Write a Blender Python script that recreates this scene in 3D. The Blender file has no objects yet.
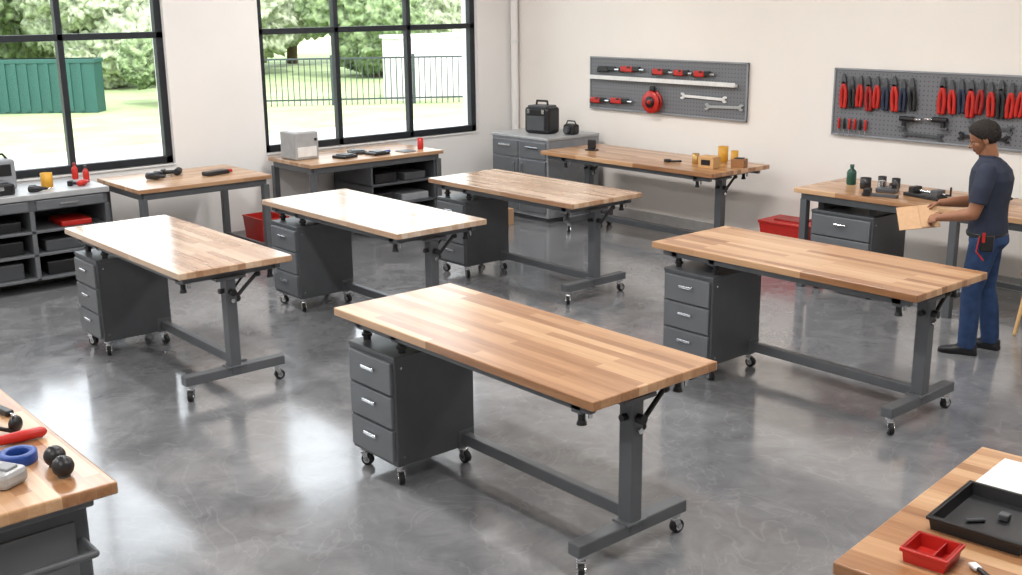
import bpy, bmesh, math, random
from mathutils import Vector, Matrix, kdtree, noise as mnoise
random.seed(7)
scn=bpy.context.scene
COL=scn.collection
try:
    scn.view_settings.view_transform='Standard'
    scn.view_settings.look='None'
    scn.view_settings.exposure=0.06
except Exception as e: print(e)

# ---------------------------------------------------------------- materials
def srgb(r,g,b):
    f=lambda c:(c/255/12.92) if c/255<=.04045 else ((c/255+.055)/1.055)**2.4
    return (f(r),f(g),f(b),1)
def newmat(name):
    m=bpy.data.materials.new(name);m.use_nodes=True;nt=m.node_tree
    return m,nt,nt.nodes['Principled BSDF']
def N(nt,t,**k):
    n=nt.nodes.new(t)
    for a,b in k.items(): setattr(n,a,b)
    return n
_mc={}
def mat(name,rgb,rough=.5,metal=0,var=.08,scale=12,spec=.5,coat=0,bump=0,bscale=200,emit=None):
    if name in _mc: return _mc[name]
    m,nt,p=newmat(name);c=srgb(*rgb)
    tc=N(nt,'ShaderNodeTexCoord');no=N(nt,'ShaderNodeTexNoise')
    no.inputs['Scale'].default_value=scale;no.inputs['Detail'].default_value=4
    nt.links.new(tc.outputs['Object'],no.inputs['Vector'])
    r=N(nt,'ShaderNodeValToRGB')
    r.color_ramp.elements[0].position=.3;r.color_ramp.elements[1].position=.7
    r.color_ramp.elements[0].color=tuple(max(0,x*(1-var)) for x in c[:3])+(1,)
    r.color_ramp.elements[1].color=tuple(min(1,x*(1+var)) for x in c[:3])+(1,)
    nt.links.new(no.outputs['Fac'],r.inputs['Fac']);nt.links.new(r.outputs['Color'],p.inputs['Base Color'])
    p.inputs['Roughness'].default_value=rough;p.inputs['Metallic'].default_value=metal
    p.inputs['Specular IOR Level'].default_value=spec
    p.inputs['Coat Weight'].default_value=coat
    if bump:
        n2=N(nt,'ShaderNodeTexNoise');n2.inputs['Scale'].default_value=bscale
        b=N(nt,'ShaderNodeBump');b.inputs['Strength'].default_value=bump;b.inputs['Distance'].default_value=.002
        nt.links.new(tc.outputs['Object'],n2.inputs['Vector']);nt.links.new(n2.outputs['Fac'],b.inputs['Height']);nt.links.new(b.outputs['Normal'],p.inputs['Normal'])
    if emit:
        p.inputs['Emission Color'].default_value=c;p.inputs['Emission Strength'].default_value=emit
    _mc[name]=m;return m
def woodmat(name,cols,rough=.3,row=.055,bw=.8,axis='X',coat=.3):
    m,nt,p=newmat(name)
    tc=N(nt,'ShaderNodeTexCoord');mp=N(nt,'ShaderNodeMapping')
    if axis=='Y': mp.inputs['Rotation'].default_value=(0,0,math.pi/2)
    nt.links.new(tc.outputs['Object'],mp.inputs['Vector'])
    oi=N(nt,'ShaderNodeObjectInfo');ad=N(nt,'ShaderNodeVectorMath',operation='ADD')
    ml=N(nt,'ShaderNodeMath',operation='MULTIPLY');ml.inputs[1].default_value=37.
    nt.links.new(oi.outputs['Random'],ml.inputs[0]);nt.links.new(mp.outputs[0],ad.inputs[0]);nt.links.new(ml.outputs[0],ad.inputs[1])
    br=N(nt,'ShaderNodeTexBrick');br.offset=.37;br.offset_frequency=2
    br.inputs['Color1'].default_value=(0,0,0,1);br.inputs['Color2'].default_value=(1,1,1,1);br.inputs['Mortar'].default_value=(.35,.35,.35,1)
    br.inputs['Scale'].default_value=1;br.inputs['Mortar Size'].default_value=.0006;br.inputs['Brick Width'].default_value=bw;br.inputs['Row Height'].default_value=row
    nt.links.new(ad.outputs[0],br.inputs['Vector'])
    m2=N(nt,'ShaderNodeMapping');m2.inputs['Scale'].default_value=(2.2,34,34)
    nt.links.new(ad.outputs[0],m2.inputs['Vector'])
    gr=N(nt,'ShaderNodeTexNoise');gr.inputs['Scale'].default_value=1.;gr.inputs['Detail'].default_value=6;gr.inputs['Roughness'].default_value=.65
    nt.links.new(m2.outputs[0],gr.inputs['Vector'])
    mx=N(nt,'ShaderNodeMix');mx.data_type='FLOAT';mx.inputs[0].default_value=.52
    nt.links.new(br.outputs['Color'],mx.inputs[2]);nt.links.new(gr.outputs['Fac'],mx.inputs[3])
    r=N(nt,'ShaderNodeValToRGB');e=r.color_ramp.elements
    while len(e)<len(cols): e.new(.5)
    for i,c in enumerate(cols):
        e[i].position=.14+.68*i/(len(cols)-1);e[i].color=srgb(*c)
    nt.links.new(mx.outputs[0],r.inputs['Fac']);nt.links.new(r.outputs['Color'],p.inputs['Base Color'])
    p.inputs['Roughness'].default_value=rough;p.inputs['Coat Weight'].default_value=coat;p.inputs['Coat Roughness'].default_value=.18
    return m
WOOD=woodmat('butcher_block_wood',[(124,82,52),(156,111,75),(179,136,98),(194,153,114),(208,172,135)])
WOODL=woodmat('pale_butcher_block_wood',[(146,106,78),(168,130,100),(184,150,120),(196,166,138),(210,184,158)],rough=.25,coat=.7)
WOOD_GLARE=woodmat('glare_paled_butcher_block_wood',[(166,132,104),(184,154,128),(196,170,148),(206,184,164),(216,200,184)],rough=.27,coat=.6)  # same wood, with window glare painted in as paler tones
WOODY=woodmat('bench_wood_crosswise',[(150,110,78),(174,136,102),(190,154,120),(204,174,142)],axis='Y',rough=.35)
STEEL=mat('charcoal_powder_coat',(94,97,101),.42,.2,.06,9)
STEELD=mat('dark_powder_coat',(80,83,87),.4,.15,.06,9)
PANEL=mat('drawer_front_grey',(106,109,113),.38,.2,.05,6)
CHROME=mat('chrome',(215,217,220),.18,1,.03)
BLACK=mat('black_plastic',(28,28,31),.38,0,.15)
RUB=mat('black_rubber',(20,20,22),.6,0,.15)
RED=mat('red_plastic',(188,36,28),.38,0,.08)
REDD=mat('dark_red_plastic',(150,24,24),.4)
BLUE=mat('blue_plastic',(38,72,148),.4)
NAVY=mat('navy_grip',(34,44,66),.45)
YEL=mat('yellow_plastic',(206,152,44),.45)
GREYP=mat('grey_plastic',(142,145,150),.45)
LGREY=mat('light_grey_metal',(172,174,176),.4,.2)
WHITE=mat('white_paint_metal',(225,225,224),.4)
PAPER=mat('paper',(232,232,230),.8,0,.03)
CARD=mat('cardboard',(198,160,124),.85,0,.06,30)
GREEN=mat('dark_green_metal',(24,72,58),.4)
FRAME=mat('window_frame_black',(38,42,48),.45,.2)
def wallmat(name,rgb,var=.02):
    return mat(name,rgb,.75,0,var,1.3,spec=.25,bump=.08,bscale=90)
WALLB=wallmat('warm_white_wall',(238,232,226));WALLL=wallmat('white_wall_side',(236,234,232))
CEIL=wallmat('ceiling_white',(235,235,235))
def floormat():
    m,nt,p=newmat('polished_concrete')
    tc=N(nt,'ShaderNodeTexCoord')
    a=N(nt,'ShaderNodeTexNoise');a.inputs['Scale'].default_value=.8;a.inputs['Detail'].default_value=8;a.inputs['Roughness'].default_value=.6;a.inputs['Distortion'].default_value=.7
    b=N(nt,'ShaderNodeTexNoise');b.inputs['Scale'].default_value=3.2;b.inputs['Detail'].default_value=9;b.inputs['Roughness'].default_value=.66;b.inputs['Distortion'].default_value=1.0
    v=N(nt,'ShaderNodeTexNoise');v.inputs['Scale'].default_value=1.3;v.inputs['Detail'].default_value=3;v.inputs['Distortion'].default_value=2.2
    for n in (a,b,v): nt.links.new(tc.outputs['Object'],n.inputs['Vector'])
    mx=N(nt,'ShaderNodeMix');mx.data_type='FLOAT';mx.inputs[0].default_value=.42
    nt.links.new(a.outputs['Fac'],mx.inputs[2]);nt.links.new(b.outputs['Fac'],mx.inputs[3])
    r=N(nt,'ShaderNodeValToRGB');e=r.color_ramp.elements
    e[0].position=.32;e[0].color=srgb(94,95,99);e[1].position=.70;e[1].color=srgb(153,153,155)
    q=e.new(.5);q.color=srgb(123,124,127)
    nt.links.new(mx.outputs[0],r.inputs['Fac'])
    vr=N(nt,'ShaderNodeValToRGB');ve=vr.color_ramp.elements
    ve[0].position=.488;ve[0].color=(0,0,0,1);ve[1].position=.5;ve[1].color=(1,1,1,1);w=ve.new(.512);w.color=(0,0,0,1)
    nt.links.new(v.outputs['Fac'],vr.inputs['Fac'])
    vm=N(nt,'ShaderNodeMath',operation='MULTIPLY');vm.inputs[1].default_value=.12;nt.links.new(vr.outputs['Color'],vm.inputs[0])
    mc=N(nt,'ShaderNodeMix');mc.data_type='RGBA';mc.inputs[7].default_value=srgb(190,190,192)
    nt.links.new(vm.outputs[0],mc.inputs[0]);nt.links.new(r.outputs['Color'],mc.inputs[6]);nt.links.new(mc.outputs[2],p.inputs['Base Color'])
    rr=N(nt,'ShaderNodeMapRange');rr.inputs[1].default_value=.3;rr.inputs[2].default_value=.7;rr.inputs[3].default_value=.08;rr.inputs[4].default_value=.26
    nt.links.new(b.outputs['Fac'],rr.inputs[0]);nt.links.new(rr.outputs[0],p.inputs['Roughness'])
    bu=N(nt,'ShaderNodeBump');bu.inputs['Strength'].default_value=.16;bu.inputs['Distance'].default_value=.012
    nt.links.new(b.outputs['Fac'],bu.inputs['Height']);nt.links.new(bu.outputs[0],p.inputs['Normal'])
    p.inputs['Specular IOR Level'].default_value=.8
    p.inputs['Coat Weight'].default_value=.6;p.inputs['Coat Roughness'].default_value=.09
    return m
FLOOR=floormat()
def pegmat():
    m,nt,p=newmat('pegboard_grey_perforated')
    tc=N(nt,'ShaderNodeTexCoord');s=N(nt,'ShaderNodeSeparateXYZ');nt.links.new(tc.outputs['Object'],s.inputs[0])
    outs=[]
    for ax in ('X','Z'):
        d=N(nt,'ShaderNodeMath',operation='DIVIDE');d.inputs[1].default_value=.04;nt.links.new(s.outputs[ax],d.inputs[0])
        f=N(nt,'ShaderNodeMath',operation='FRACT');nt.links.new(d.outputs[0],f.inputs[0])
        q=N(nt,'ShaderNodeMath',operation='SUBTRACT');q.inputs[1].default_value=.5;nt.links.new(f.outputs[0],q.inputs[0])
        w=N(nt,'ShaderNodeMath',operation='POWER');w.inputs[1].default_value=2;nt.links.new(q.outputs[0],w.inputs[0]);outs.append(w)
    a=N(nt,'ShaderNodeMath',operation='ADD');nt.links.new(outs[0].outputs[0],a.inputs[0]);nt.links.new(outs[1].outputs[0],a.inputs[1])
    l=N(nt,'ShaderNodeMath',operation='LESS_THAN');l.inputs[1].default_value=.022;nt.links.new(a.outputs[0],l.inputs[0])
    mx=N(nt,'ShaderNodeMix');mx.data_type='RGBA';mx.inputs[6].default_value=srgb(112,114,119);mx.inputs[7].default_value=srgb(66,67,70)
    nt.links.new(l.outputs[0],mx.inputs[0]);nt.links.new(mx.outputs[2],p.inputs['Base Color']);p.inputs['Roughness'].default_value=.5
    return m
PEG=pegmat()
def glassmat():
    m=bpy.data.materials.new('window_glass');m.use_nodes=True;nt=m.node_tree;nt.nodes.clear()
    o=N(nt,'ShaderNodeOutputMaterial');t=N(nt,'ShaderNodeBsdfTransparent');g=N(nt,'ShaderNodeBsdfGlossy');g.inputs['Roughness'].default_value=.02
    fr=N(nt,'ShaderNodeFresnel');fr.inputs[0].default_value=1.25;mx=N(nt,'ShaderNodeMixShader')
    t.inputs[0].default_value=(.97,.98,.98,1)
    nt.links.new(fr.outputs[0],mx.inputs[0]);nt.links.new(t.outputs[0],mx.inputs[1]);nt.links.new(g.outputs[0],mx.inputs[2]);nt.links.new(mx.outputs[0],o.inputs[0])
    return m
GLASS=glassmat()

# ---------------------------------------------------------------- mesh builder
class MB:
    def __init__(s): s.V=[];s.F=[];s.FM=[];s.FS=[];s.mats=[];s.M=Matrix.Identity(4)
    def mi(s,m):
        if m not in s.mats: s.mats.append(m)
        return s.mats.index(m)
    def raw(s,V,F,m,smooth=False,M=None):
        T=s.M@M if M is not None else s.M
        o=len(s.V);s.V+=[T@Vector(v) for v in V];k=s.mi(m)
        for f in F: s.F.append([i+o for i in f]);s.FM.append(k);s.FS.append(smooth)
    def bm(s,b,m,smooth=False,M=None):
        b.verts.index_update()
        s.raw([v.co.copy() for v in b.verts],[[v.index for v in f.verts] for f in b.faces],m,smooth,M);b.free()
    def box(s,c,d,m,bev=.003,R=None):
        b=bmesh.new();bmesh.ops.create_cube(b,size=1)
        for v in b.verts: v.co=Vector((v.co.x*d[0],v.co.y*d[1],v.co.z*d[2]))
        bev=min(bev,min(d)*.3)
        if bev>0: bmesh.ops.bevel(b,geom=b.edges[:],offset=bev,segments=2,profile=.5,affect='EDGES')
        T=Matrix.Translation(c)
        if R is not None: T=T@R
        s.bm(b,m,False,T)
    def bb(s,x0,x1,y0,y1,z0,z1,m,bev=.003):
        s.box(((x0+x1)/2,(y0+y1)/2,(z0+z1)/2),(abs(x1-x0),abs(y1-y0),abs(z1-z0)),m,bev)
    def lathe(s,prof,m,M=None,seg=20,smooth=True):
        V=[];F=[]
        for r,z in prof:
            for i in range(seg):
                a=2*math.pi*i/seg;V.append((r*math.cos(a),r*math.sin(a),z))
        n=len(prof)
        for j in range(n-1):
            for i in range(seg):
                k=(i+1)%seg;F.append([j*seg+i,j*seg+k,(j+1)*seg+k,(j+1)*seg+i])
        s.raw(V,F,m,smooth,M)
        caps=[]
        if prof[0][0]>1e-5: caps.append(list(range(seg))[::-1])
        if prof[-1][0]>1e-5: caps.append([(n-1)*seg+i for i in range(seg)])
        if caps: s.raw(V,caps,m,False,M)
    def cyl(s,p,q,r,m,r2=None,seg=14):
        p=Vector(p);q=Vector(q);d=q-p;L=d.length
        M=Matrix.Translation(p)@d.to_track_quat('Z','Y').to_matrix().to_4x4()
        r2=r if r2 is None else r2
        s.lathe([(r,0),(r2,L)],m,M,seg)
    def sph(s,c,r,m,sc=(1,1,1),R=None,seg=16):
        b=bmesh.new();bmesh.ops.create_uvsphere(b,u_segments=seg,v_segments=max(8,seg//2+2),radius=r)
        T=Matrix.Translation(c)
        if R is not None: T=T@R
        s.bm(b,m,True,T@Matrix.Diagonal((*sc,1)))
    def tube(s,pts,r,m,seg=10):
        for a,b in zip(pts,pts[1:]): s.cyl(a,b,r,m,seg=seg)
        for p in pts: s.sph(p,r,m,seg=10)
    def prism(s,poly,h,m,M=None,smooth=False):
        n=len(poly);V=[(x,y,0) for x,y in poly]+[(x,y,h) for x,y in poly]
        F=[list(range(n))[::-1],list(range(n,2*n))]+[[i,(i+1)%n,n+(i+1)%n,n+i] for i in range(n)]
        s.raw(V,F,m,smooth,M)
    def done(s,name,loc=(0,0,0),rotz=0,parent=None):
        me=bpy.data.meshes.new(name);me.from_pydata([tuple(v) for v in s.V],[],s.F)
        for m in s.mats: me.materials.append(m)
        me.polygons.foreach_set('material_index',s.FM);me.polygons.foreach_set('use_smooth',s.FS)
        b=bmesh.new();b.from_mesh(me);bmesh.ops.recalc_face_normals(b,faces=b.faces[:]);b.to_mesh(me);b.free()
        me.update()
        o=bpy.data.objects.new(name,me);COL.objects.link(o);o.location=loc;o.rotation_euler=(0,0,rotz)
        if parent: o.parent=parent
        return o
def RX(a): return Matrix.Rotation(math.radians(a),4,'X')
def RY(a): return Matrix.Rotation(math.radians(a),4,'Y')
def RZ(a): return Matrix.Rotation(math.radians(a),4,'Z')

# ---------------------------------------------------------------- room
XW=-10.44;YW=9.05;XR=2.6;YF=-3.0;ZC=4.0;TH=.3
m=MB();m.bb(XW-TH,XR+TH,YF-TH,YW+TH,-.15,0,FLOOR,0);m.done('floor')
m=MB();m.bb(XW-TH,XR+TH,YF-TH,YW+TH,ZC,ZC+.2,CEIL,0);m.done('ceiling')
m=MB();m.bb(XW-TH,XR+TH,YW,YW+TH,0,ZC,WALLB,0);m.done('wall_back')
m=MB();m.bb(XR,XR+TH,YF,YW,0,ZC,WALLB,0);m.done('wall_right')
m=MB();m.bb(XW-TH,XR+TH,YF-TH,YF,0,ZC,WALLB,0);m.done('wall_front')
wins=[(-2.4,.5),(1.67,4.60),(5.6,8.46)];ZS,ZT=.88,3.35  # first opening is an unseen window, added to bring in more light
m=MB()
m.bb(XW-TH,XW,YF,YW,0,ZS,WALLL,0);m.bb(XW-TH,XW,YF,YW,ZT,ZC,WALLL,0)
e=YF
for a,b in wins:
    m.bb(XW-TH,XW,e,a,ZS,ZT,WALLL,0);e=b
m.bb(XW-TH,XW,e,YW,ZS,ZT,WALLL,0)
m.done('wall_left')
for i,(a,b) in enumerate(wins):
    m=MB();x0,x1=XW-.13,XW-.05;w=.055
    m.bb(x0,x1,a,b,ZS,ZS+.07,FRAME,.004);m.bb(x0,x1,a,b,ZT-.07,ZT,FRAME,.004)
    m.bb(x0,x1,a,a+.07,ZS,ZT,FRAME,.004);m.bb(x0,x1,b-.07,b,ZS,ZT,FRAME,.004)
    for k in (1,2):
        y=a+(b-a)*k/3;m.bb(x0,x1,y-w/2,y+w/2,ZS,ZT,FRAME,.004)
    m.bb(x0,x1,a,b,2.085,2.145,FRAME,.004)
    m.bb((x0+x1)/2-.004,(x0+x1)/2+.004,a+.03,b-.03,ZS+.03,ZT-.03,GLASS,0)
    m.done('window_%d'%(i+1))
    m=MB();m.bb(XW-.05,XW+.012,a,b,ZS-.02,ZS,WHITE,.004);m.done('trim_%d'%(i+1))
BASE=mat('baseboard_grey',(178,176,174),.5)
m=MB();m.bb(XW,XR,YW-.015,YW,0,.11,BASE);m.done('baseboard_back')
m=MB();m.bb(XW,XW+.015,YF,YW-.015,0,.11,BASE);m.done('baseboard_left')
m=MB();m.cyl((XW+.07,YW-.07,0),(XW+.07,YW-.07,ZC),.045,WALLL,seg=20)
for z in (.6,1.9,3.2): m.cyl((XW+.07,YW-.07,z),(XW+.07,YW-.07,z+.04),.052,WHITE,seg=20)
m.done('corner_downpipe')

# ---------------------------------------------------------------- workbench
def caster(m,x,y,h=.105,ang=0):
    M0=m.M.copy();m.M=M0@Matrix.Translation((x,y,0))@RZ(ang)
    m.cyl((0,0,h-.014),(0,0,h),.03,CHROME,seg=18);m.cyl((0,0,h-.03),(0,0,h-.012),.017,CHROME)
    r=.033
    for s in (-1,1):
        m.prism([(-.012,.07-0),(.02,.07),(.03,.03),(.022,.022),(.005,.03)],.004,CHROME,Matrix.Translation((.0,s*.018+.002,0))@RX(90))
    m.bb(-.018,.022,-.02,.02,h-.038,h-.028,CHROME,.002)
    m.cyl((.016,-.013,r),(.016,.013,r),r,RUB,seg=22)
    m.cyl((.016,-.02,r),(.016,.02,r),.018,CHROME,seg=14)
    m.M=M0
def drawers(m,x0,x1,y0,y1,z0,z1,n=3,body=STEELD,front=PANEL):
    m.bb(x0,x1,y0+.012,y1,z0,z1,body,.006)
    m.bb(x0-.003,x1+.003,y0+.008,y1,z1-.02,z1+.003,body,.004)
    H=(z1-z0-.045)/n
    for i in range(n):
        a=z0+.02+i*H
        m.bb(x0+.018,x1-.018,y0-.006,y0+.016,a+.006,a+H-.006,front,.005)
        zc=a+H*.62;xc=(x0+x1)/2+.0
        m.box((xc,y0-.018,zc),(.11,.012,.018),CHROME,.004)
        for s in (-1,1): m.box((xc+s*.045,y0-.01,zc),(.012,.014,.012),CHROME,.002)
    for zz in (z0+.05,z1-.06):
        for yy in (y0+.05,y1-.04): m.cyl((x1,yy,zz),(x1+.003,yy,zz),.006,CHROME,seg=10)
def tleg(m,x,W,ztop=.75):
    yc=W/2
    m.bb(x-.04,x+.04,yc-.035,yc+.035,.12,ztop,STEEL,.006)
    m.bb(x-.036,x+.036,yc-.345,yc+.345,.105,.165,STEEL,.006)
    m.bb(x-.05,x+.05,yc-.06,yc+.06,.16,.172,STEEL,.003)
    for s in (-1,1): caster(m,x,yc+s*.30,ang=60*s+20)
    m.bb(x-.03,x+.03,.05,W-.05,.752,.81,STEEL,.004)
    m.bb(x-.055,x+.055,yc-.1,yc+.1,.735,.756,STEEL,.004)
    m.tube([(x+.015,yc+.03,.60),(x+.015,yc+.20,.745)],.012,BLACK)
    m.tube([(x-.02,yc+.03,.64),(x-.02,yc+.13,.745)],.008,BLACK)
    m.cyl((x+.04,yc,.655),(x+.075,yc,.655),.022,BLACK,seg=16);m.cyl((x+.04,yc,.60),(x+.06,yc,.60),.014,CHROME)
    m.sph((x+.015,yc+.05,.60),.022,BLACK);m.sph((x+.015,yc+.2,.735),.02,BLACK)
    m.cyl((x-.0,yc-.035,.66),(x-.0,yc-.065,.66),.016,BLACK)
    for yy in (.085,W-.085):
        m.cyl((x,yy,.71),(x,yy,.752),.016,BLACK,seg=14);m.cyl((x,yy,.695),(x,yy,.714),.023,BLACK,r2=.018,seg=14)
        m.cyl((x+.02,yy+.03,.72),(x+.02,yy+.03,.752),.009,CHROME,seg=10)
def bench(x0,y0,L=1.9,W=.77,cab=True,wood=WOOD,name='workbench',inset=.15):
    m=MB()
    m.bb(0,L,0,W,.81,.852,wood,.005)
    for yy in (.07,W-.07): m.bb(.06,L-.07,yy-.02,yy+.02,.765,.81,STEEL,.004)
    tleg(m,L-inset,W)
    if cab:
        m.bb(.13,.18,.05,W-.05,.757,.81,STEEL,.004);m.bb(.44,.49,.05,W-.05,.757,.81,STEEL,.004)
        drawers(m,.10,.51,.01,.52,.105,.69)
        for xx in (.155,.465):
            for yy in (.1,.42):
                m.cyl((xx,yy,.688),(xx,yy,.757),.02,BLACK,seg=12);m.cyl((xx,yy,.715),(xx,yy,.73),.028,BLACK,seg=12)
        for xx,yy,a in ((.145,.06,30),(.47,.06,-20),(.145,.47,80),(.47,.47,10)): caster(m,xx,yy,ang=a)
        m.bb(.50,L-.18,.44,.49,.118,.178,STEEL,.005)
        m.bb(.50,.515,.41,.515,.10,.2,STEEL,.003)
    else:
        tleg(m,.3,W);m.bb(.33,L-inset-.03,W/2-.025,W/2+.025,.118,.178,STEEL,.005)
    return m.done(name,(x0,y0,0))
bench(-4.85,2.93,1.92,.77)
bench(-4.82,5.35,1.90,.77)
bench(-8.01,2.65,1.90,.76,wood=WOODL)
bench(-8.08,4.26,1.91,.80,wood=WOOD_GLARE)
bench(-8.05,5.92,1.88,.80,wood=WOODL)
bench(-8.72,7.9,2.32,.86,cab=False,inset=.24)

m=MB();L,W=3.0,.80
m.bb(0,L,0,W,.81,.85,WOOD,.005)
m.bb(.05,L-.05,.04,.08,.75,.81,STEEL);m.bb(.05,L-.05,W-.08,W-.04,.75,.81,STEEL)
for xx in (.08,L*.47,L-.08):
    for yy in (.06,W-.06): m.bb(xx-.03,xx+.03,yy-.03,yy+.03,0,.76,STEEL,.004)
    m.bb(xx-.02,xx+.02,.06,W-.06,.14,.18,STEEL)
m.bb(.1,L-.1,W-.09,W-.05,.14,.18,STEEL)
drawers(m,.16,.74,.03,.55,.10,.68,3)
m.bb(.18,.24,.1,.5,.68,.81,BLACK);m.bb(.66,.72,.1,.5,.68,.81,BLACK)
for xx,yy in ((.2,.09),(.7,.09),(.2,.5),(.7,.5)): caster(m,xx,yy,ang=25)
m.done('workbench',(-5.46,7.82,0))

def winbench(x0,y0,D,Ly,wood,shelf=False):
    m=MB()
    m.bb(0,D,0,Ly,.812,.85,wood,.004)
    for xx in (.05,D-.05):
        for yy in (.05,Ly-.05): m.bb(xx-.03,xx+.03,yy-.03,yy+.03,0,.76,STEEL,.004)
        m.bb(xx-.02,xx+.02,.05,Ly-.05,.75,.812,STEEL)
    for yy in (.05,Ly-.05): m.bb(.05,D-.05,yy-.02,yy+.02,.75,.812,STEEL);m.bb(.05,D-.05,yy-.015,yy+.015,.15,.18,STEEL)
    if shelf:
        a,b=Ly*.44,Ly-.09
        m.bb(.1,D-.03,a,a+.02,.08,.75,STEELD);m.bb(.1,D-.03,b-.02,b,.08,.75,STEELD);m.bb(.1,.12,a,b,.08,.75,STEELD)
        for z in (.08,.32,.54): m.bb(.1,D-.03,a,b,z,z+.02,STEELD)
        m.bb(.3,D-.06,a+.05,a+.3,.34,.46,BLACK,.01);m.bb(.35,D-.06,a+.4,b-.08,.34,.42,GREYP,.01)
        m.bb(.3,D-.08,a+.08,a+.35,.56,.66,BLACK,.01);m.bb(.4,D-.08,a+.45,b-.1,.56,.64,STEELD,.01)
        m.bb(.3,D-.06,a+.1,b-.2,.10,.24,BLACK,.01)
    return m.done('window_side_bench',(x0,y0,0))
winbench(-10.2,3.72,.95,1.28,WOODY)
winbench(-10.38,5.58,.86,1.64,WOODY,True)

m=MB();D,Ly=.72,1.35
m.bb(0,D,0,Ly,.80,.85,LGREY,.006);m.bb(.02,D-.02,.02,Ly-.02,.70,.80,STEEL,.004)
for yy in (.03,Ly/2,Ly-.03):
    m.bb(.02,D-.01,yy-.02,yy+.02,.1,.7,PANEL,.004)
m.bb(.02,.04,.02,Ly-.02,.1,.7,STEELD)
for z in (.1,.31,.51): m.bb(.02,D-.01,.02,Ly-.02,z,z+.022,PANEL,.003)
for yy in (.07,Ly/2+.04):
    m.bb(D-.02,D+.006,yy,yy+Ly/2-.1,.71,.79,PANEL,.004);m.box((D+.014,yy+.27,.75),(.012,.16,.014),CHROME)
m.bb(.3,D-.05,Ly/2+.25,Ly-.16,.532,.58,RED,.01);m.bb(.25,D-.06,Ly/2+.1,Ly-.12,.332,.43,STEELD,.01)
m.bb(.3,D-.07,.12,Ly/2-.08,.332,.45,BLACK,.01);m.bb(.3,D-.07,.2,Ly/2-.08,.532,.62,BLACK,.01)
m.bb(.3,D-.07,Ly/2+.1,Ly-.3,.122,.24,BLACK,.01);m.bb(.3,D-.07,.1,Ly/2-.1,.122,.26,STEELD,.01)
for xx in (.08,D-.08):
    for yy in (.08,Ly-.08): caster(m,xx,yy,ang=40)
m.done('open_tool_cabinet',(-10.40,2.28,0))

m=MB();w,d,h=.95,.8,.94
m.bb(0,w,.02,d,.05,h-.03,GREYP,.005);m.bb(-.01,w+.01,0,d,h-.03,h,LGREY,.006);m.bb(.03,w-.03,.05,d-.03,0,.05,STEELD)
for k in range(2):
    a=.03+k*(w/2-.015)
    m.bb(a,a+w/2-.045,0,.025,.1,h-.26,PANEL,.005);m.bb(a,a+w/2-.045,0,.025,h-.24,h-.06,PANEL,.005)
    m.box((a+w/4-.02,-.01,h-.12),(.2,.015,.02),CHROME);m.box((a+(w/2-.1 if k==0 else .05),-.01,.55),(.018,.015,.18),CHROME)
m.done('storage_cabinet',(-9.84,8.15,0))
m=MB()
m.box((0,0,.15),(.34,.24,.30),BLACK,.04);m.box((0,-.122,.12),(.24,.02,.16),STEELD,.01);m.box((0,0,.30),(.26,.2,.03),STEELD,.012)
m.tube([(-.08,0,.31),(-.07,0,.36),(.07,0,.36),(.08,0,.31)],.012,BLACK)
for s in (-1,1): m.box((s*.1,-.125,.25),(.03,.015,.05),CHROME,.004)
m.done('black_equipment_case',(-9.35,8.5,.94),.2)
m=MB();m.box((0,0,.06),(.16,.12,.12),BLACK,.03);m.cyl((0,-.06,.06),(0,-.1,.06),.035,STEELD);m.tube([(-.08,0,.1),(-.05,0,.15),(.05,0,.15),(.08,0,.1)],.007,BLACK)
m.done('small_black_bag',(-9.0,8.62,.94),.1)

m=MB();L,W=1.95,.78
m.bb(0,L,0,W,.805,.85,WOOD,.008)
m.bb(.05,L-.12,.07,W-.07,.12,.80,STEELD,.012);m.bb(.04,L-.10,.05,W-.05,.74,.803,STEEL,.01)
m.bb(L-.125,L-.112,.12,W-.12,.16,.70,PANEL,.006)
m.tube([(L-.12,.16,.62),(L-.0,.16,.62),(L-.0,W-.10,.62),(L-.12,W-.10,.62)],.014,STEEL)
for xx in (.15,L-.25):
    for yy in (.16,W-.16): caster(m,xx,yy,h=.12)
m.done('tool_trolley_bench',(-5.42,.45,0))
m=MB();L,W=2.1,1.12
m.bb(0,L,0,W,.81,.85,WOOD,.006)
for yy in (.1,W-.1): m.bb(.08,L-.08,yy-.025,yy+.025,.75,.81,STEEL)
for xx in (.15,L-.15):
    m.bb(xx-.03,xx+.03,.08,W-.08,.75,.81,STEEL)
    for yy in (.14,W-.14): m.bb(xx-.03,xx+.03,yy-.03,yy+.03,0,.76,STEEL)
m.done('workbench',(-1.57,2.53,0),math.radians(6.5))

# ---------------------------------------------------------------- pegboards
def pegboard(x0,x1,z0,z1):
    m=MB();w,h=x1-x0,z1-z0
    m.box((0,0,0),(w,.012,h),PEG,.002)
    for s in (-1,1):
        m.box((0,-.004,s*(h/2-.008)),(w,.026,.016),GREYP,.003);m.box((s*(w/2-.008),-.004,0),(.016,.026,h),GREYP,.003)
    m.box((0,.012,0),(w*.95,.012,.04),STEEL)
    return m.done('pegboard',((x0+x1)/2,YW-.02,(z0+z1)/2))
pegboard(-9.11,-6.90,1.20,1.78);pegboard(-5.92,-3.45,1.16,1.77)
PY=YW-.032
def plier(m,x,z,c,s=1.,a=0):
    M0=m.M.copy();m.M=M0@Matrix.Translation((x,PY-.022,z))@RY(a)@Matrix.Scale(s,4)
    m.cyl((0,.010,.0),(0,-.008,0),.018,STEELD,seg=12)
    m.prism([(-.018,0),(-.019,.03),(-.008,.075),(.008,.075),(.019,.03),(.018,0)],.014,STEELD,Matrix.Translation((0,.006,0))@RX(90))
    for q in (-1,1): m.tube([(q*.006,0,-.01),(q*.017,0,-.05),(q*.021,0,-.11),(q*.015,0,-.17)],.0155,c,8)
    m.M=M0
m=MB()
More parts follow.
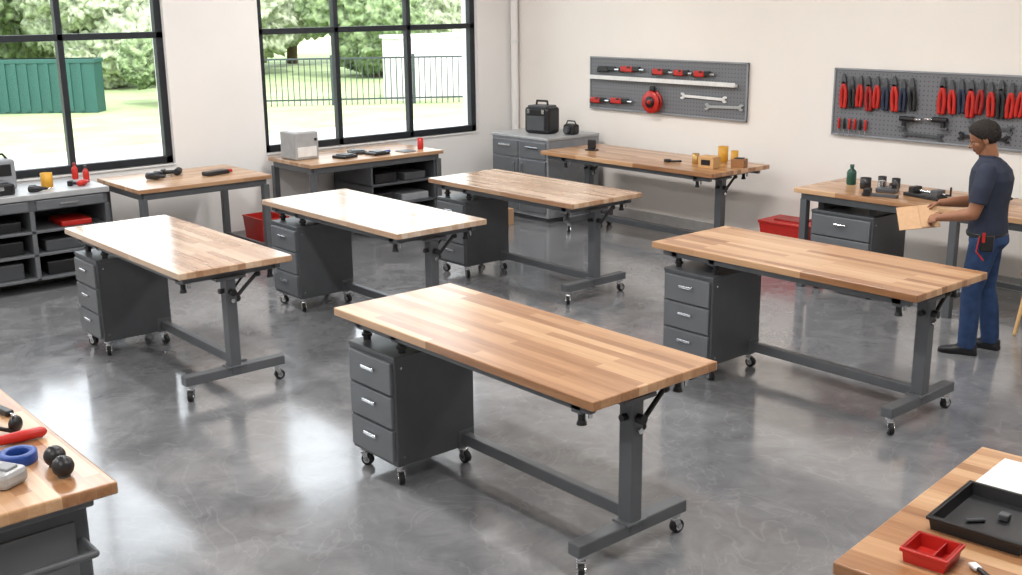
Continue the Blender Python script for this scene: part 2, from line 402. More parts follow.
for i,c in enumerate([RED,BLACK,RED,REDD,RED,NAVY,RED,NAVY,BLACK]): plier(m,-5.80+i*.085,1.63-(.012 if i%2 else 0),c,1.1+.1*(i%3==0),random.uniform(-5,5))
m.done('hanging_pliers')
m=MB()
for i,c in enumerate([RED,RED,NAVY,RED,REDD,RED,BLACK,RED,RED,RED,NAVY,RED]): plier(m,-4.84+i*.085,1.64-(.012 if i%2 else 0),c,1.12+.1*(i%3==0),random.uniform(-5,5))
m.done('hanging_pliers')
def screwdriver(m,x,z,c,L=.2,a=0):
    M0=m.M.copy();m.M=M0@Matrix.Translation((x,PY-.016,z))@RY(a)
    m.lathe([(.004,0),(.013,.008),(.011,.03),(.014,.06),(.012,.09),(.006,.1)],c,None,12);m.cyl((0,0,.1),(0,0,L),.004,CHROME,seg=8)
    m.M=M0
m=MB()
for i in range(6): screwdriver(m,-5.83+i*.055,1.32,[RED,BLACK,RED,RED,BLACK,RED][i],.16,180)
m.done('hanging_screwdrivers')
def wrench(m,x,z,L,a,mt=CHROME):
    M0=m.M.copy();m.M=M0@Matrix.Translation((x,PY-.008,z))@RY(a)
    m.box((0,0,0),(L,.012,.028),mt,.003)
    for s in (-1,1):
        pts=[(s*L/2+.034*math.cos(t),.034*math.sin(t)) for t in [math.radians(90*(1-s)+k) for k in range(35,330,25)]]
        pts+=[(s*L/2+.014*math.cos(t),.014*math.sin(t)) for t in [math.radians(90*(1-s)+k) for k in range(325,30,-25)]]
        m.prism(pts,.012,mt,Matrix.Translation((0,.006,0))@RX(90))
    m.M=M0
def gun(m,x,z,s=1,mir=1,c=BLACK):
    M0=m.M.copy();m.M=M0@Matrix.Translation((x,PY-.03,z))@Matrix.Diagonal((s*mir,s,s,1))
    m.cyl((-.12,0,0),(.06,0,0),.03,c,seg=14);m.cyl((.06,0,0),(.15,0,0),.016,CHROME,seg=12);m.box((-.07,0,-.05),(.045,.035,.09),c,.01);m.box((-.09,0,-.1),(.09,.045,.03),STEELD,.008)
    m.M=M0
m=MB();gun(m,-5.12,1.36,.75);m.done('hanging_drill')
m=MB();gun(m,-4.86,1.37,.75,-1);m.done('hanging_drill')
m=MB();wrench(m,-5.0,1.225,.34,2,STEELD);m.done('hanging_wrench')
m=MB();wrench(m,-4.45,1.25,.4,0,BLACK);wrench(m,-4.4,1.34,.34,3,STEELD);m.done('hanging_wrenches')
m=MB();wrench(m,-7.45,1.41,.56,1,WHITE);m.done('hanging_wrench')
m=MB();wrench(m,-7.18,1.33,.44,-2,LGREY);m.done('hanging_wrench')
m=MB();m.bb(-9.08,-7.02,PY-.05,PY,1.535,1.565,WHITE,.004);m.bb(-9.08,-7.02,PY-.05,PY-.044,1.56,1.58,WHITE,.002);m.done('pegboard_rail')
def handtool(m,x,z,L,c):
    M0=m.M.copy();m.M=M0@Matrix.Translation((x,PY-.024,z))
    m.box((-L*.2,0,0),(L*.5,.04,.062),c,.014);m.box((L*.16,0,.006),(L*.34,.03,.05),BLACK,.01);m.box((-L*.42,0,-.012),(L*.14,.036,.055),BLACK,.012);m.cyl((L*.3,0,.0),(L*.5,0,0),.015,CHROME,seg=10);m.box((-L*.1,-.02,.02),(L*.12,.01,.02),BLACK,.003)
    m.M=M0
for x,z,L,c in ((-8.80,1.65,.34,BLACK),(-8.44,1.66,.36,RED),(-8.0,1.65,.3,RED),(-7.72,1.65,.26,RED),(-7.44,1.65,.28,RED),(-8.93,1.30,.3,RED),(-8.60,1.31,.34,RED)):
    m=MB();handtool(m,x,z,L,c);m.done('hanging_hand_tool')
m=MB();M=Matrix.Translation((-8.12,PY-.006,1.33))@RX(90)
m.lathe([(.02,0),(.115,0),(.12,.01),(.115,.02),(.075,.02),(.075,.05),(.115,.05),(.12,.06),(.115,.07),(.04,.07)],RED,M,28)
m.lathe([(.078,.018),(.098,.022),(.098,.048),(.078,.052)],BLACK,M,28);m.lathe([(.001,.072),(.06,.072),(.06,.084),(.001,.086)],BLACK,M,20);m.lathe([(.001,.086),(.025,.086),(.025,.094),(.001,.096)],RED,M,20)
m.box((-8.12,PY-.04,1.47),(.07,.03,.05),BLACK,.01);m.done('hose_reel')

# ---------------------------------------------------------------- small things
def cup(name,loc,r,h,mt,inner=None):
    m=MB();m.lathe([(r*.85,0),(r,h*.05),(r,h),(r*.9,h),(r*.88,h*.1),(.001,h*.1)],mt,None,20);return m.done(name,loc)
def bottle(name,loc,r,h,mt,cap):
    m=MB();m.lathe([(r*.9,0),(r,.01),(r,h*.62),(r*.75,h*.72),(r*.38,h*.8),(r*.38,h*.86)],mt,None,18);m.lathe([(r*.45,h*.86),(r*.45,h),(r*.3,h),(.001,h)],cap,None,14);return m.done(name,loc)
def tray(name,loc,w,d,h,mt,rz=0,t=.008,fl=1.0):
    m=MB();b=[(-w/2*fl,-d/2*fl),(w/2*fl,-d/2*fl),(w/2*fl,d/2*fl),(-w/2*fl,d/2*fl)];T=[(-w/2,-d/2),(w/2,-d/2),(w/2,d/2),(-w/2,d/2)]
    ti=[(x-math.copysign(t,x),y-math.copysign(t,y)) for x,y in T];bi=[(x-math.copysign(t,x),y-math.copysign(t,y)) for x,y in b]
    V=[(x,y,0) for x,y in b]+[(x,y,h) for x,y in T]+[(x,y,h) for x,y in ti]+[(x,y,t) for x,y in bi]
    F=[[3,2,1,0]]
    for o in (0,4,8):
        for i in range(4): F.append([o+i,o+(i+1)%4,o+4+(i+1)%4,o+4+i])
    F.append([12,13,14,15]);m.raw(V,F,mt)
    m.box((0,-d/2,h-.006),(w+.012,.012,.012),mt,.003);m.box((0,d/2,h-.006),(w+.012,.012,.012),mt,.003);m.box((-w/2,0,h-.006),(.012,d,.012),mt,.003);m.box((w/2,0,h-.006),(.012,d,.012),mt,.003)
    return m,loc,rz,name
def fin(t): return t[0].done(t[3],t[1],t[2])
t=tray('black_parts_tray',(-1.38,3.09,.85),.27,.33,.045,BLACK,math.radians(6.5),fl=.95)
t[0].box((.02,.03,.02),(.03,.03,.02),STEELD,.004);t[0].cyl((-.06,-.06,.014),(-.02,-.02,.014),.006,STEELD);fin(t)
t=tray('red_parts_box',(-1.39,2.745,.85),.125,.125,.045,RED,math.radians(8),.006,fl=.92);t[0].box((0.02,0,.022),(.004,.11,.034),REDD,0);fin(t)
m=MB();m.box((0,0,.002),(.21,.28,.003),PAPER,0);m.box((.01,.0,.005),(.20,.27,.003),PAPER,0,RZ(5));m.done('paper_sheets',(-1.47,3.46,.85),.1)
m=MB();m.lathe([(.004,0),(.01,.01),(.008,.07),(.006,.09)],BLACK,Matrix.Translation((0,0,.011))@RY(90),12);m.box((.105,0,.011),(.035,.024,.01),WHITE,.004);m.done('small_brush',(-1.19,2.73,.85),math.radians(150))
m=MB();m.tube([(0,0,.014),(.08,.01,.014),(.13,.02,.014)],.012,BLACK);m.cyl((.13,.02,.014),(.18,.03,.012),.006,CHROME);m.done('chisel',(-1.12,2.86,.85),.6)
m=MB();m.lathe([(.001,0),(.02,.004),(.022,.02),(.018,.05),(.021,.14),(.02,.2),(.012,.215),(.001,.22)],RED,Matrix.Translation((0,0,.022))@RY(90),16);m.done('red_grease_tube',(-4.06,.975,.85),math.radians(86))
m=MB();m.lathe([(.04,0),(.062,0),(.064,.004),(.064,.034),(.062,.038),(.04,.038),(.038,.034),(.038,.004),(.04,0)],BLUE,None,28);m.done('blue_tape_roll',(-3.87,1.035,.85))
for p in ((-3.745,1.12,.85),(-3.635,1.11,.85)):
    m=MB();m.sph((0,0,.037),.037,BLACK,seg=24);m.cyl((0,0,0),(0,0,.012),.022,STEELD);m.box((.0,-.01,.072),(.012,.012,.006),STEELD,.002);m.done('black_ball_knob',p)
m=MB();m.box((0,0,.03),(.15,.11,.06),LGREY,.02);m.box((.03,0,.063),(.06,.05,.012),GREYP,.005);m.cyl((-.05,0,.06),(-.05,0,.075),.018,STEELD);m.done('grey_battery_charger',(-3.72,.93,.85),.5)
m=MB();pts=[(.07*math.cos(t),0,.07*math.sin(t)+.03) for t in [math.pi*k/8 for k in range(9)]]
m.M=RX(60);m.tube(pts,.008,BLACK)
m.M=Matrix.Identity(4)
for s in (-1,1): m.sph((s*.07,0,.033),.033,BLACK,(.6,1,1))
m.done('ear_defenders',(-4.22,1.08,.85),.6)
m=MB();m.box((0,0,.012),(.15,.035,.024),BLACK,.008);m.cyl((.07,0,.012),(.12,0,.012),.006,CHROME);m.done('utility_knife',(-4.42,1.14,.85),.2)
cup('yellow_cup',(-9.98,3.2,.85),.05,.13,YEL)
m=MB();m.box((0,0,.05),(.26,.3,.10),BLACK,.02);m.box((0,0,.105),(.2,.22,.012),STEELD,.004);m.box((.13,0,.06),(.01,.12,.03),CHROME,.003);m.done('black_tool_case',(-9.9,2.72,.85))
m=MB();m.box((0,0,.13),(.2,.28,.26),GREYP,.02);m.box((.1,0,.17),(.012,.2,.1),BLACK,.004);m.tube([(0,-.1,.26),(0,-.07,.3),(0,.07,.3),(0,.1,.26)],.01,BLACK);m.done('grey_power_supply',(-10.2,2.85,.85))
def drill(loc,rz,c=RED,s=1.):
    m=MB();m.M=Matrix.Scale(s,4)
    m.lathe([(.02,0),(.032,.01),(.034,.1),(.026,.13),(.016,.15),(.016,.18),(.006,.2)],c,Matrix.Translation((-.05,0,.035))@RY(90),16)
    m.box((0,.07,.03),(.04,.12,.035),BLACK,.01,RZ(12));m.box((-.01,.13,.03),(.08,.045,.06),BLACK,.01,RZ(12));m.cyl((.15,0,.035),(.2,0,.035),.004,CHROME)
    return m.done('cordless_drill',loc,rz)
drill((-9.85,3.45,.85),2.2,RED,.8);drill((-9.8,3.02,.85),1.2,BLACK,.8)
bottle('red_spray_bottle',(-10.05,3.57,.85),.028,.15,RED,BLACK);bottle('red_spray_bottle',(-10.3,3.56,.85),.028,.15,RED,REDD)
drill((-9.75,4.05,.85),.6,BLACK);drill((-9.85,4.35,.85),2.5,BLACK)
m=MB();m.box((0,0,.02),(.1,.25,.04),BLACK,.01);m.box((0,.15,.02),(.05,.06,.03),RED,.01);m.done('black_planer',(-9.62,4.62,.85),.2)
m=MB();m.box((0,0,.14),(.3,.28,.28),LGREY,.015);m.box((.152,0,.08),(.006,.22,.1),WHITE,.002);m.box((0,0,.283),(.25,.23,.008),WHITE,.003);m.cyl((.15,.1,.2),(.16,.1,.2),.015,BLACK);m.done('grey_dust_extractor_box',(-10.05,5.77,.85))
for (x,y,r) in ((-9.75,6.12,.3),(-9.95,6.4,1.2),(-9.72,6.5,.1)):
    m=MB();m.box((0,0,.015),(.18,.2,.03),BLACK,.01);m.box((.0,.0,.034),(.14,.12,.012),STEELD,.004);m.cyl((.0,.1,.02),(.0,.17,.02),.014,BLUE if r<.2 else BLACK);m.done('power_tool_body',(x,y,.85),r)
cup('red_cup',(-9.75,7.08,.85),.033,.12,RED)
m=MB();m.box((0,0,.006),(.16,.16,.012),GREYP,.003);m.box((0,0,.0125),(.14,.14,.002),STEELD,0);m.done('tablet',(-9.7,6.85,.85),.1)
m=MB();m.box((0,0,.065),(.09,.04,.10),BLACK,.01);m.box((0,0,.006),(.12,.09,.012),BLACK,.003);m.done('small_monitor',(-8.35,8.3,.852),.3)
TIN=mat('brass_tin',(186,150,92),.35,.6)
cup('yellow_cup',(-6.84,8.60,.852),.05,.15,YEL);cup('tin_can',(-6.93,8.3,.852),.035,.10,TIN);cup('yellow_cup',(-6.70,8.60,.852),.036,.12,YEL)
m=MB();m.box((0,0,.055),(.17,.13,.11),mat('light_wood_block',(202,160,108),.6),.005);m.box((0,-.066,.055),(.1,.006,.05),BLACK,.003);m.done('wooden_box',(-6.68,8.2,.852),.1)
m=MB();m.box((0,0,.04),(.13,.11,.08),mat('dark_wood_block',(150,104,64),.6),.005);m.box((0,0,.085),(.08,.06,.012),BLACK,.003);m.done('wooden_box',(-6.50,8.42,.852),.3)
m=MB();m.tube([(0,0,.012),(.06,.02,.012),(.1,.08,.012)],.01,BLACK);m.box((0,0,.015),(.06,.05,.03),BLACK,.006);m.done('cable_clamp',(-7.2,8.2,.852))
bottle('green_flask',(-5.22,8.3,.85),.04,.17,GREEN,GREEN)
cup('black_cup',(-5.02,8.2,.85),.045,.09,BLACK)
m=MB();m.box((0,0,.02),(.16,.14,.04),STEELD,.01);m.cyl((-.05,0,.04),(-.05,0,.09),.03,CHROME);m.box((.05,0,.055),(.06,.08,.05),BLACK,.01);m.cyl((.05,-.06,.06),(.05,-.12,.06),.008,CHROME);m.done('bench_vise',(-4.80,8.17,.85),.3)
m=MB();m.box((0,0,.015),(.34,.12,.03),BLACK,.006);m.box((.12,0,.05),(.07,.1,.06),STEELD,.01);m.box((-.1,0,.05),(.06,.1,.06),BLACK,.01);m.cyl((-.16,0,.05),(.2,0,.05),.01,CHROME);m.tube([(.2,0,.05),(.24,0,.05),(.24,0,.11)],.008,BLACK);m.done('clamping_jig',(-4.45,8.14,.85),-.2)
m=MB();m.box((0,0,.012),(.28,.05,.024),STEELD,.004);m.box((-.1,0,.03),(.05,.08,.06),BLACK,.006);m.done('bar_clamp',(-4.72,7.93,.85),.25)
drill((-3.95,8.3,.85),1.,BLACK,.9)
for (x,y) in ((-5.0,8.42),(-4.86,8.4)): cup('black_cup',(x,y,.85),.035,.08,BLACK)
t=tray('red_storage_bin',(-6.06,8.70,0),.52,.36,.35,RED,.05,.012,.82)
t[0].box((0,0,.355),(.54,.38,.018),RED,.008);t[0].box((0,0,.37),(.3,.2,.02),REDD,.008);fin(t)
t=tray('red_storage_bin',(-9.95,5.28,0),.4,.3,.33,RED,0,.012,.85);fin(t)
m=MB();m.box((0,0,.09),(.28,.2,.18),CARD,.004);m.box((0,0,.182),(.28,.03,.002),mat('packing_tape',(180,140,90),.4),0);m.done('cardboard_box',(-9.25,7.75,0),.2)

PINE=mat('pine',(205,165,112),.55)
m=MB()
for s in (-1,1):
    m.tube([(s*.17,-.16,.0+.014),(s*.14,-.03,.44)],.014,PINE);m.tube([(s*.17,.16,.014),(s*.14,.03,.44)],.014,PINE)
m.box((0,0,.455),(.36,.26,.03),PINE,.008)
for z in (.16,.32):
    m.box((0,-.13+z*.13,z),(.32,.03,.03),PINE,.004);m.box((0,.13-z*.13,z),(.32,.03,.03),PINE,.004)
m.done('wooden_stool',(-3.34,7.98,0),.2)

# ---------------------------------------------------------------- man
root=bpy.data.objects.new('man',None);COL.objects.link(root)
SKIN=mat('brown_skin',(150,102,74),.5,0,.06,20);SHIRT=mat('navy_shirt',(38,44,62),.85,0,.12,14,bump=.4,bscale=25);JEANS=mat('dark_blue_jeans',(36,60,98),.85,0,.25,18,bump=.5,bscale=22)
HAIR=mat('black_curly_hair',(34,27,24),.85,0,.35,60,bump=1,bscale=90);SHOE=mat('black_shoe',(26,27,32),.5);LIP=mat('lips',(118,66,56),.5);EYEW=mat('eye_white',(190,182,172),.4);BELT=mat('black_belt',(22,22,24),.45)
def ellring(c,a,b,n=28):
    return [Vector(c)+Vector((a*math.cos(2*math.pi*i/n),b*math.sin(2*math.pi*i/n),0)) for i in range(n)]
def loft(m,rings,mt,n=28):
    R=[]
    for p,q in zip(rings,rings[1:]):
        k=4
        for j in range(k):
            t=j/k;R.append([p[i]*(1-t)+q[i]*t for i in range(5)])
    R.append(list(rings[-1]))
    V=[];F=[]
    for r in R: V+=ellring((r[0],r[1],r[2]),r[3],r[4],n)
    for j in range(len(R)-1):
        for i in range(n):
            k=(i+1)%n;F.append([j*n+i,j*n+k,(j+1)*n+k,(j+1)*n+i])
    F.append(list(range(n))[::-1]);F.append([(len(R)-1)*n+i for i in range(n)])
    m.raw(V,F,mt,True)
def limb(m,pts,mt,seg=18,endcap=True):
    for (p,r),(q,s) in zip(pts,pts[1:]):
        p=Vector(p);q=Vector(q);k=6
        for j in range(k):
            a=p.lerp(q,j/k);b=p.lerp(q,(j+1)/k);m.cyl(a,b,r+(s-r)*j/k,mt,r2=r+(s-r)*(j+1)/k,seg=seg)
    for p,r in (pts if endcap else pts[:-1]): m.sph(p,r,mt,seg=seg)
def remesh(mb,name,voxel,smooth_it=3):
    tmp=mb.done('tmp_'+name)
    md=tmp.modifiers.new('r','REMESH');md.mode='VOXEL';md.voxel_size=voxel
    sm=tmp.modifiers.new('s','SMOOTH');sm.iterations=smooth_it;sm.factor=.5
    dg=bpy.context.evaluated_depsgraph_get();ev=tmp.evaluated_get(dg);me=bpy.data.meshes.new_from_object(ev)
    src=tmp.data
    fc=[(p.center,p.material_index) for p in src.polygons]
    kd=kdtree.KDTree(len(fc))
    for i,(c,_) in enumerate(fc): kd.insert(c,i)
    kd.balance()
    mats=list(src.materials);me.materials.clear()
    for q in mats: me.materials.append(q)
    for p in me.polygons:
        p.material_index=fc[kd.find(p.center)[1]][1];p.use_smooth=True
    bpy.data.objects.remove(tmp)
    o=bpy.data.objects.new(name,me);COL.objects.link(o);o.parent=root;return o
wL=Vector((.30,.16,.985));wR=Vector((.345,-.09,1.05))
eL=Vector((.07,.25,1.045));eR=Vector((.14,-.22,1.06))
b=MB()
loft(b,[(0,0,.76,.105,.14),(-.015,0,.82,.135,.17),(-.012,0,.87,.13,.17),(0,0,.92,.112,.155),(.01,0,1.08,.11,.15),(.01,0,1.27,.12,.17),(.02,0,1.36,.09,.13)],JEANS)
loft(b,[(.04,0,1.34,.05,.055),(.058,0,1.44,.049,.05),(.07,0,1.50,.05,.05)],SKIN)
LL=[((.0,.09,.82),.102),((.03,.10,.64),.09),((.055,.105,.46),.07),((.05,.11,.30),.068),((.05,.115,.10),.064)]
RL=[((.0,-.09,.82),.102),((.0,-.095,.64),.09),((-.01,-.10,.46),.07),((-.045,-.105,.30),.068),((-.07,-.105,.10),.064)]
for ch in (LL,RL):
    limb(b,ch,JEANS)
    x,y,z=ch[-1][0];loft(b,[(x,y,.05,.064,.062),(x,y,.10,.063,.061)],JEANS,20)
limb(b,[((.015,.16,1.32),.05),((.03,.225,1.22),.05),((.045,.24,1.13),.049),(tuple(eL),.045),(tuple(eL.lerp(wL,.35)),.043),(tuple(wL),.028)],SKIN)
limb(b,[((.02,-.16,1.32),.05),((.07,-.21,1.22),.05),((.11,-.22,1.14),.049),(tuple(eR),.045),(tuple(eR.lerp(wR,.35)),.043),(tuple(wR),.028)],SKIN)
remesh(b,'body',.0075,4)
b=MB()
loft(b,[(0,0,.885,.134,.175),(0,0,.93,.132,.174),(.005,0,.99,.127,.17),(.01,0,1.08,.13,.174),(.008,0,1.18,.142,.188),(.006,0,1.27,.146,.197),(.012,0,1.33,.132,.19),(.02,0,1.375,.1,.148),(.03,0,1.41,.068,.087)],SHIRT)
loft(b,[(.036,0,1.395,.066,.068),(.046,0,1.43,.061,.061)],SHIRT)
limb(b,[((.015,.175,1.325),.07),((.03,.225,1.22),.066),((.048,.241,1.12),.063)],SHIRT,endcap=False)
limb(b,[((.02,-.175,1.325),.07),((.07,-.21,1.22),.066),((.112,-.22,1.13),.063)],SHIRT,endcap=False)
remesh(b,'shirt',.006,2)
b=MB();loft(b,[(0,0,.862,.137,.177),(0,0,.892,.136,.177)],BELT,36);b.box((.136,0,.877),(.012,.04,.03),CHROME,.003);b.done('belt',parent=root)
hd=bpy.data.objects.new('head',None);COL.objects.link(hd);hd.parent=root;hd.location=(.074,0,1.535);hd.rotation_euler=(0,math.radians(24),math.radians(8))
h=MB()
h.sph((-.005,0,.035),.09,SKIN,(1.05,.84,1.0),seg=32)
h.sph((.035,0,-.02),.07,SKIN,(.88,.86,1.0),seg=28)
h.sph((.055,0,-.066),.034,SKIN,(1,1.1,.8),seg=20)
limb(h,[((.0,0,-.12),.05),((-.005,0,-.04),.055)],SKIN)
h.sph((.082,0,.022),.03,SKIN,(.4,1.5,.4))
limb(h,[((.088,0,.012),.008),((.108,0,-.014),.012)],SKIN,12)
for s in (-1,1):
    h.sph((.1,s*.011,-.016),.009,SKIN);h.sph((-.005,s*.079,-.002),.03,SKIN,(.6,.28,1.05));h.sph((.055,s*.045,-.015),.025,SKIN,(.8,.7,.8))
h.sph((.09,0,-.042),.014,LIP,(.7,1.7,.45));h.sph((.088,0,-.05),.014,LIP,(.7,1.5,.45))
o=remesh(h,'face',.0035,3);o.parent=hd
h=MB()
for s in (-1,1):
    h.sph((.077,s*.03,.008),.0105,EYEW,seg=14);h.sph((.0845,s*.03,.007),.006,BLACK,seg=10);h.sph((.079,s*.03,.014),.0125,SKIN,(1,1.1,.6));h.box((.09,s*.032,.028),(.008,.034,.006),HAIR,.002)
h.done('eyes',parent=hd)
h=MB()
bmh=bmesh.new();bmesh.ops.create_icosphere(bmh,subdivisions=6,radius=.1)
def hairline(x):
    if x<-.03: return -.045
    if x<.03: return -.045+(x+.03)/.06*.07
    return .025+(x-.03)/.04*.05
for v in bmh.verts:
    d=v.co.normalized();p=Vector((d.x*.0955,d.y*.0765,d.z*.091))+Vector((-.006,0,.036))
    k=min(1,max(0,(p.z-hairline(p.x))/.03))
    p+=d*(.003+k*(.008+.010*abs(mnoise.noise(d*12))+.006*mnoise.noise(d*28)));v.co=p
bmesh.ops.delete(bmh,geom=[v for v in bmh.verts if v.co.z<hairline(v.co.x)],context='VERTS')
h.bm(bmh,HAIR,True);h.done('hair',parent=hd)
s_=MB()
for (x,y),a in (((.05,.115),6),((-.07,-.105),-8)):
    s_.M=Matrix.Translation((x,y,0))@RZ(a)
    poly=[(-.075,-.03),(-.06,-.042),(.04,-.04),(.11,-.05),(.165,-.042),(.19,-.015),(.19,.015),(.165,.042),(.11,.05),(.04,.04),(-.06,.042),(-.075,.03)]
    s_.prism(poly,.022,RUB)
    V=[];F=[];n=20
    prof=[(-.07,.035,.075),(-.03,.042,.09),(.03,.042,.085),(.08,.043,.06),(.13,.043,.048),(.17,.034,.04),(.188,.015,.03)]
    for px,hw,ht in prof:
        for i in range(n):
            t=math.pi*i/(n-1);V.append((px,hw*math.cos(t),.018+(ht-.018)*math.sin(t)**.8))
    for j in range(len(prof)-1):
        for i in range(n-1): F.append([j*n+i,j*n+i+1,(j+1)*n+i+1,(j+1)*n+i])
    F.append(list(range(n)));F.append([(len(prof)-1)*n+i for i in range(n)][::-1])
    s_.raw(V,F,SHOE,True)
    for k in range(3): s_.cyl((.045+k*.022,-.025,.078-k*.011),(.045+k*.022,.025,.078-k*.011),.003,STEELD,seg=6)
s_.done('shoes',parent=root)
def hand(name,wrist,xdir,up,side,curl=(35,45,30)):
    xd=Vector(xdir).normalized();zd=Vector(up);zd=(zd-xd*zd.dot(xd)).normalized();yd=zd.cross(xd)*side
    M=Matrix(((xd.x,yd.x,zd.x,wrist[0]),(xd.y,yd.y,zd.y,wrist[1]),(xd.z,yd.z,zd.z,wrist[2]),(0,0,0,1)))
    g=MB();g.M=M
    g.sph((.0,0,0),.027,SKIN,(1.2,1,.8));g.sph((.045,0,0),.045,SKIN,(1.0,.85,.34),seg=20);g.sph((.03,.018,-.004),.024,SKIN,(1.2,.8,.6))
    for k,(yy,L) in enumerate(((.029,.068),(.0105,.077),(-.009,.071),(-.027,.056))):
        p=Vector((.078-abs(yy-.005)*.25,yy,0));ang=0;chain=[(tuple(p),.0092)]
        for f,c,r in ((.45,curl[0],.0088),(.3,curl[1],.008),(.25,curl[2],.007)):
            ang+=math.radians(c);p=p+Vector((math.cos(ang),yy*.12/.03*.1,-math.sin(ang)))*L*f;chain.append((tuple(p),r))
        limb(g,chain,SKIN,12)
    limb(g,[((.015,.026,-.004),.013),((.04,.048,-.014),.0115),((.066,.052,-.026),.010),((.086,.046,-.034),.008)],SKIN,12)
    return remesh(g,name,.0032,2)
hand('left_hand',wL,(.85,-.35,-.25),(.2,.75,.6),-1)
hand('right_hand',wR,(.9,.25,-.3),(.2,-.4,.9),1)
g=MB();g.box((-.03,.19,.84),(.09,.03,.12),BELT,.01);g.box((-.01,.208,.88),(.02,.01,.07),RED,.004);g.tube([(.02,.2,.88),(.03,.215,.78),(-.02,.21,.72)],.005,RED);g.done('tool_pouch',parent=root)
root.location=(-3.49,7.25,0);root.rotation_euler=(0,0,math.atan2(-.3,-.95));root.scale=(.955,.955,.955)
bpy.context.view_layer.update()
g=MB();g.box((0,0,0),(.28,.22,.006),CARD,.001);g.box((-.06,.0,.006),(.1,.21,.004),CARD,.001,RY(-4))
c=g.done('cardboard_piece',parent=root);c.matrix_local=Matrix.Translation((.47,.05,.955))@RZ(18)@RY(8)@RX(-38)

# ---------------------------------------------------------------- outdoors
GRASS=mat('lawn_grass',(150,166,118),.9,0,.25,.8);DRIVE=mat('pale_concrete_drive',(196,194,188),.8,0,.06,2)
LEAF=mat('tree_leaves',(116,134,94),.85,0,.75,5);LEAF2=mat('tree_leaves_pale',(158,168,138),.85,0,.6,6);BARK=mat('tree_bark',(96,80,62),.9)
TEAL=mat('teal_container_paint',(30,78,70),.6);HOUSE=mat('garden_wall_render',(204,202,198),.8);RAIL=mat('railing_dark',(58,66,68),.5,.3)
m=MB();m.bb(-90,XW-TH,-50,80,-.25,-.06,GRASS,0);m.done('lawn')
m=MB();m.bb(-19.5,-12.2,-30,50,-.06,-.045,DRIVE,0);m.done('driveway')
def fence(name,p,q,h,kind):
    p=Vector(p);q=Vector(q);L=(q-p).length;a=math.atan2(q.y-p.y,q.x-p.x);m=MB()
    if kind=='rail':
        for z in (.12,h-.04): m.bb(0,L,-.02,.02,z,z+.04,RAIL,0)
        n=int(L/.14)
        for i in range(n): m.bb(i*.14,i*.14+.022,-.012,.012,0,h-.02,RAIL,0)
        for i in range(int(L/2)+1): m.bb(i*2,i*2+.07,-.035,.035,0,h+.06,RAIL,0)
    else:
        m.bb(0,L,-.3,.3,.0,h,TEAL,.01);m.bb(-.03,L+.03,-.33,.33,h-.1,h,TEAL,.01)
        for i in range(int(L/.25)): m.bb(i*.25+.04,i*.25+.14,-.34,-.3,.05,h-.1,TEAL,.0)
    return m.done(name,(p.x,p.y,-.055),a)
fence('railing_fence',(-26,11.3,0),(-21.0,19.2,0),1.15,'rail')
fence('teal_container',(-30.5,5.2,0),(-26.6,10.0,0),1.25,'t')
def tree(x,y,h,r,lf,seed):
    rnd=random.Random(seed);m=MB();m.cyl((0,0,.01),(.1,.05,h*.35),.14+.02*r,BARK,r2=.12+.02*r);m.cyl((.1,.05,h*.35),(-.05,.1,h*.7),.12+.02*r,BARK,r2=.08)
    for k in range(12):
        a=rnd.uniform(0,6.28);d=rnd.uniform(0,.75)*r;rr=r*rnd.uniform(.3,.5)
        bm=bmesh.new();bmesh.ops.create_icosphere(bm,subdivisions=5,radius=1)
        off=Vector((rnd.random()*50,0,0));c=Vector((d*math.cos(a),d*math.sin(a),h*rnd.uniform(.3,1.0)))
        for v in bm.verts:
            n=v.co.normalized();v.co=c+n*rr*(1+.3*mnoise.noise(n*2.2+off)+.24*mnoise.noise(n*6+off)+.18*mnoise.noise(n*15+off)+.12*mnoise.noise(n*34+off))
            v.co.z=max(v.co.z,.02)
        m.bm(bm,lf,True)
    m.done('garden_tree',(x,y,-.055))
for i,(x,y,h,r) in enumerate([(-36,4,3.2,2.6),(-40,9,4.6,3.6),(-35,13.5,3.0,2.6),(-27.2,12.2,1.5,1.15),(-38,18.5,4.6,3.4),(-32,21.5,3.0,2.4),(-35,28,4.6,3.6),(-29,30,3.4,2.4),(-44,2,5.4,4),(-46,15,6,4.6),(-42,24,6,4.2),(-24,33,5,3.2),(-42,-4,5,3.6),(-40,-12,5,4)]):
    tree(x,y,h,r,LEAF if i%2 else LEAF2,i)
m=MB();m.bb(-24.4,-23.6,16.6,26,-.06,1.5,HOUSE,0);m.bb(-24.45,-23.55,16.55,26.05,1.5,1.58,WHITE,0);m.done('garden_wall')

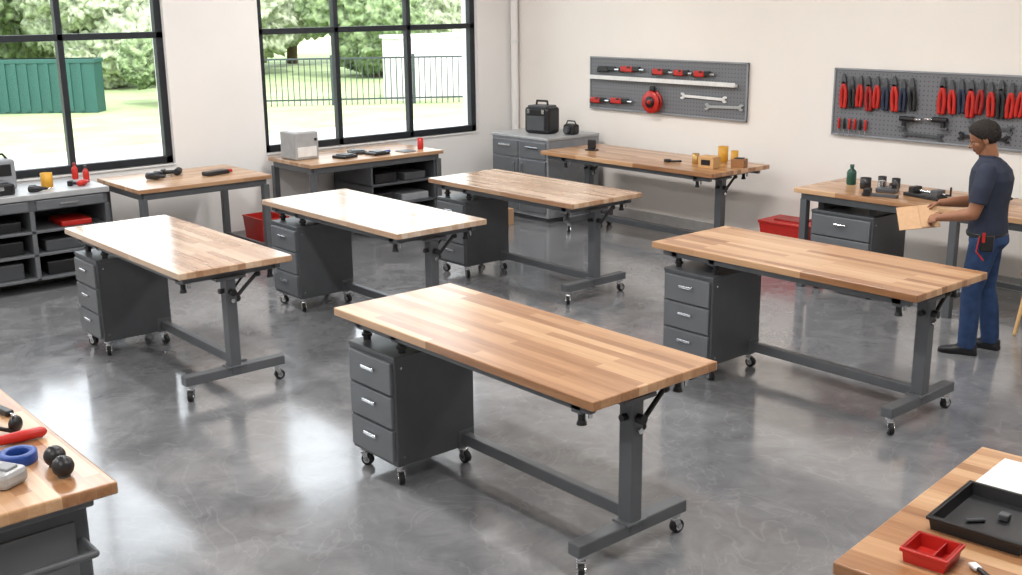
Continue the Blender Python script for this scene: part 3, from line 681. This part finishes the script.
# ---------------------------------------------------------------- lights
w=bpy.data.worlds.new('world');scn.world=w;w.use_nodes=True;nt=w.node_tree
bg=nt.nodes['Background'];bg.inputs[0].default_value=(.9,.95,1,1);bg.inputs[1].default_value=3.7
sd=bpy.data.lights.new('sun','SUN');sd.energy=4.0;sd.angle=.03;sd.color=(1,.96,.9);so=bpy.data.objects.new('sun',sd);COL.objects.link(so)
so.rotation_euler=Vector((-.65,.25,-.8)).to_track_quat('-Z','Y').to_euler()
for a,b in wins:
    l=bpy.data.lights.new('window_portal','AREA');l.shape='RECTANGLE';l.cycles.is_portal=True
    o=bpy.data.objects.new('window_portal',l);COL.objects.link(o);o.location=(XW-.2,(a+b)/2,(ZS+ZT)/2)
    o.rotation_euler=Vector((1,0,0)).to_track_quat('-Z','Z').to_euler();l.size,l.size_y=b-a,ZT-ZS
LP=mat('lamp_diffuser',(255,253,248),.5,0,0,emit=2.0)
for x in (-8.6,-5.2,-1.8):
    for y in (-.8,2.8,6.4):
        m=MB();m.box((0,0,.03),(1.5,.34,.05),WHITE,.01);m.box((0,0,.003),(1.44,.28,.012),LP,.002)
        m.cyl((-.5,0,.05),(-.5,0,.28),.008,CHROME);m.cyl((.5,0,.05),(.5,0,.28),.008,CHROME);m.done('ceiling_light_fixture',(x,y,ZC-.28))
        l=bpy.data.lights.new('ceiling_lamp','AREA');l.shape='RECTANGLE';l.size=1.44;l.size_y=.28;l.energy=64;l.color=(1,.98,.955)
        o=bpy.data.objects.new('ceiling_lamp',l);COL.objects.link(o);o.location=(x,y,ZC-.29)

# ---------------------------------------------------------------- camera
yaw,pit,rol=math.radians(49.42),math.radians(14.49),math.radians(-.62)
fw=Vector((-math.sin(yaw)*math.cos(pit),math.cos(yaw)*math.cos(pit),-math.sin(pit)));rt=Vector((math.cos(yaw),math.sin(yaw),0));up=rt.cross(fw)
r2=rt*math.cos(rol)+up*math.sin(rol);u2=up*math.cos(rol)-rt*math.sin(rol)
cd=bpy.data.cameras.new('camera');cam=bpy.data.objects.new('camera',cd);COL.objects.link(cam)
cd.sensor_width=36;cd.lens=1108.7/1022*36;cd.clip_end=300;cd.clip_start=.05
cam.matrix_world=Matrix(((r2.x,u2.x,-fw.x,0),(r2.y,u2.y,-fw.y,0),(r2.z,u2.z,-fw.z,2.394),(0,0,0,1)))
scn.camera=cam
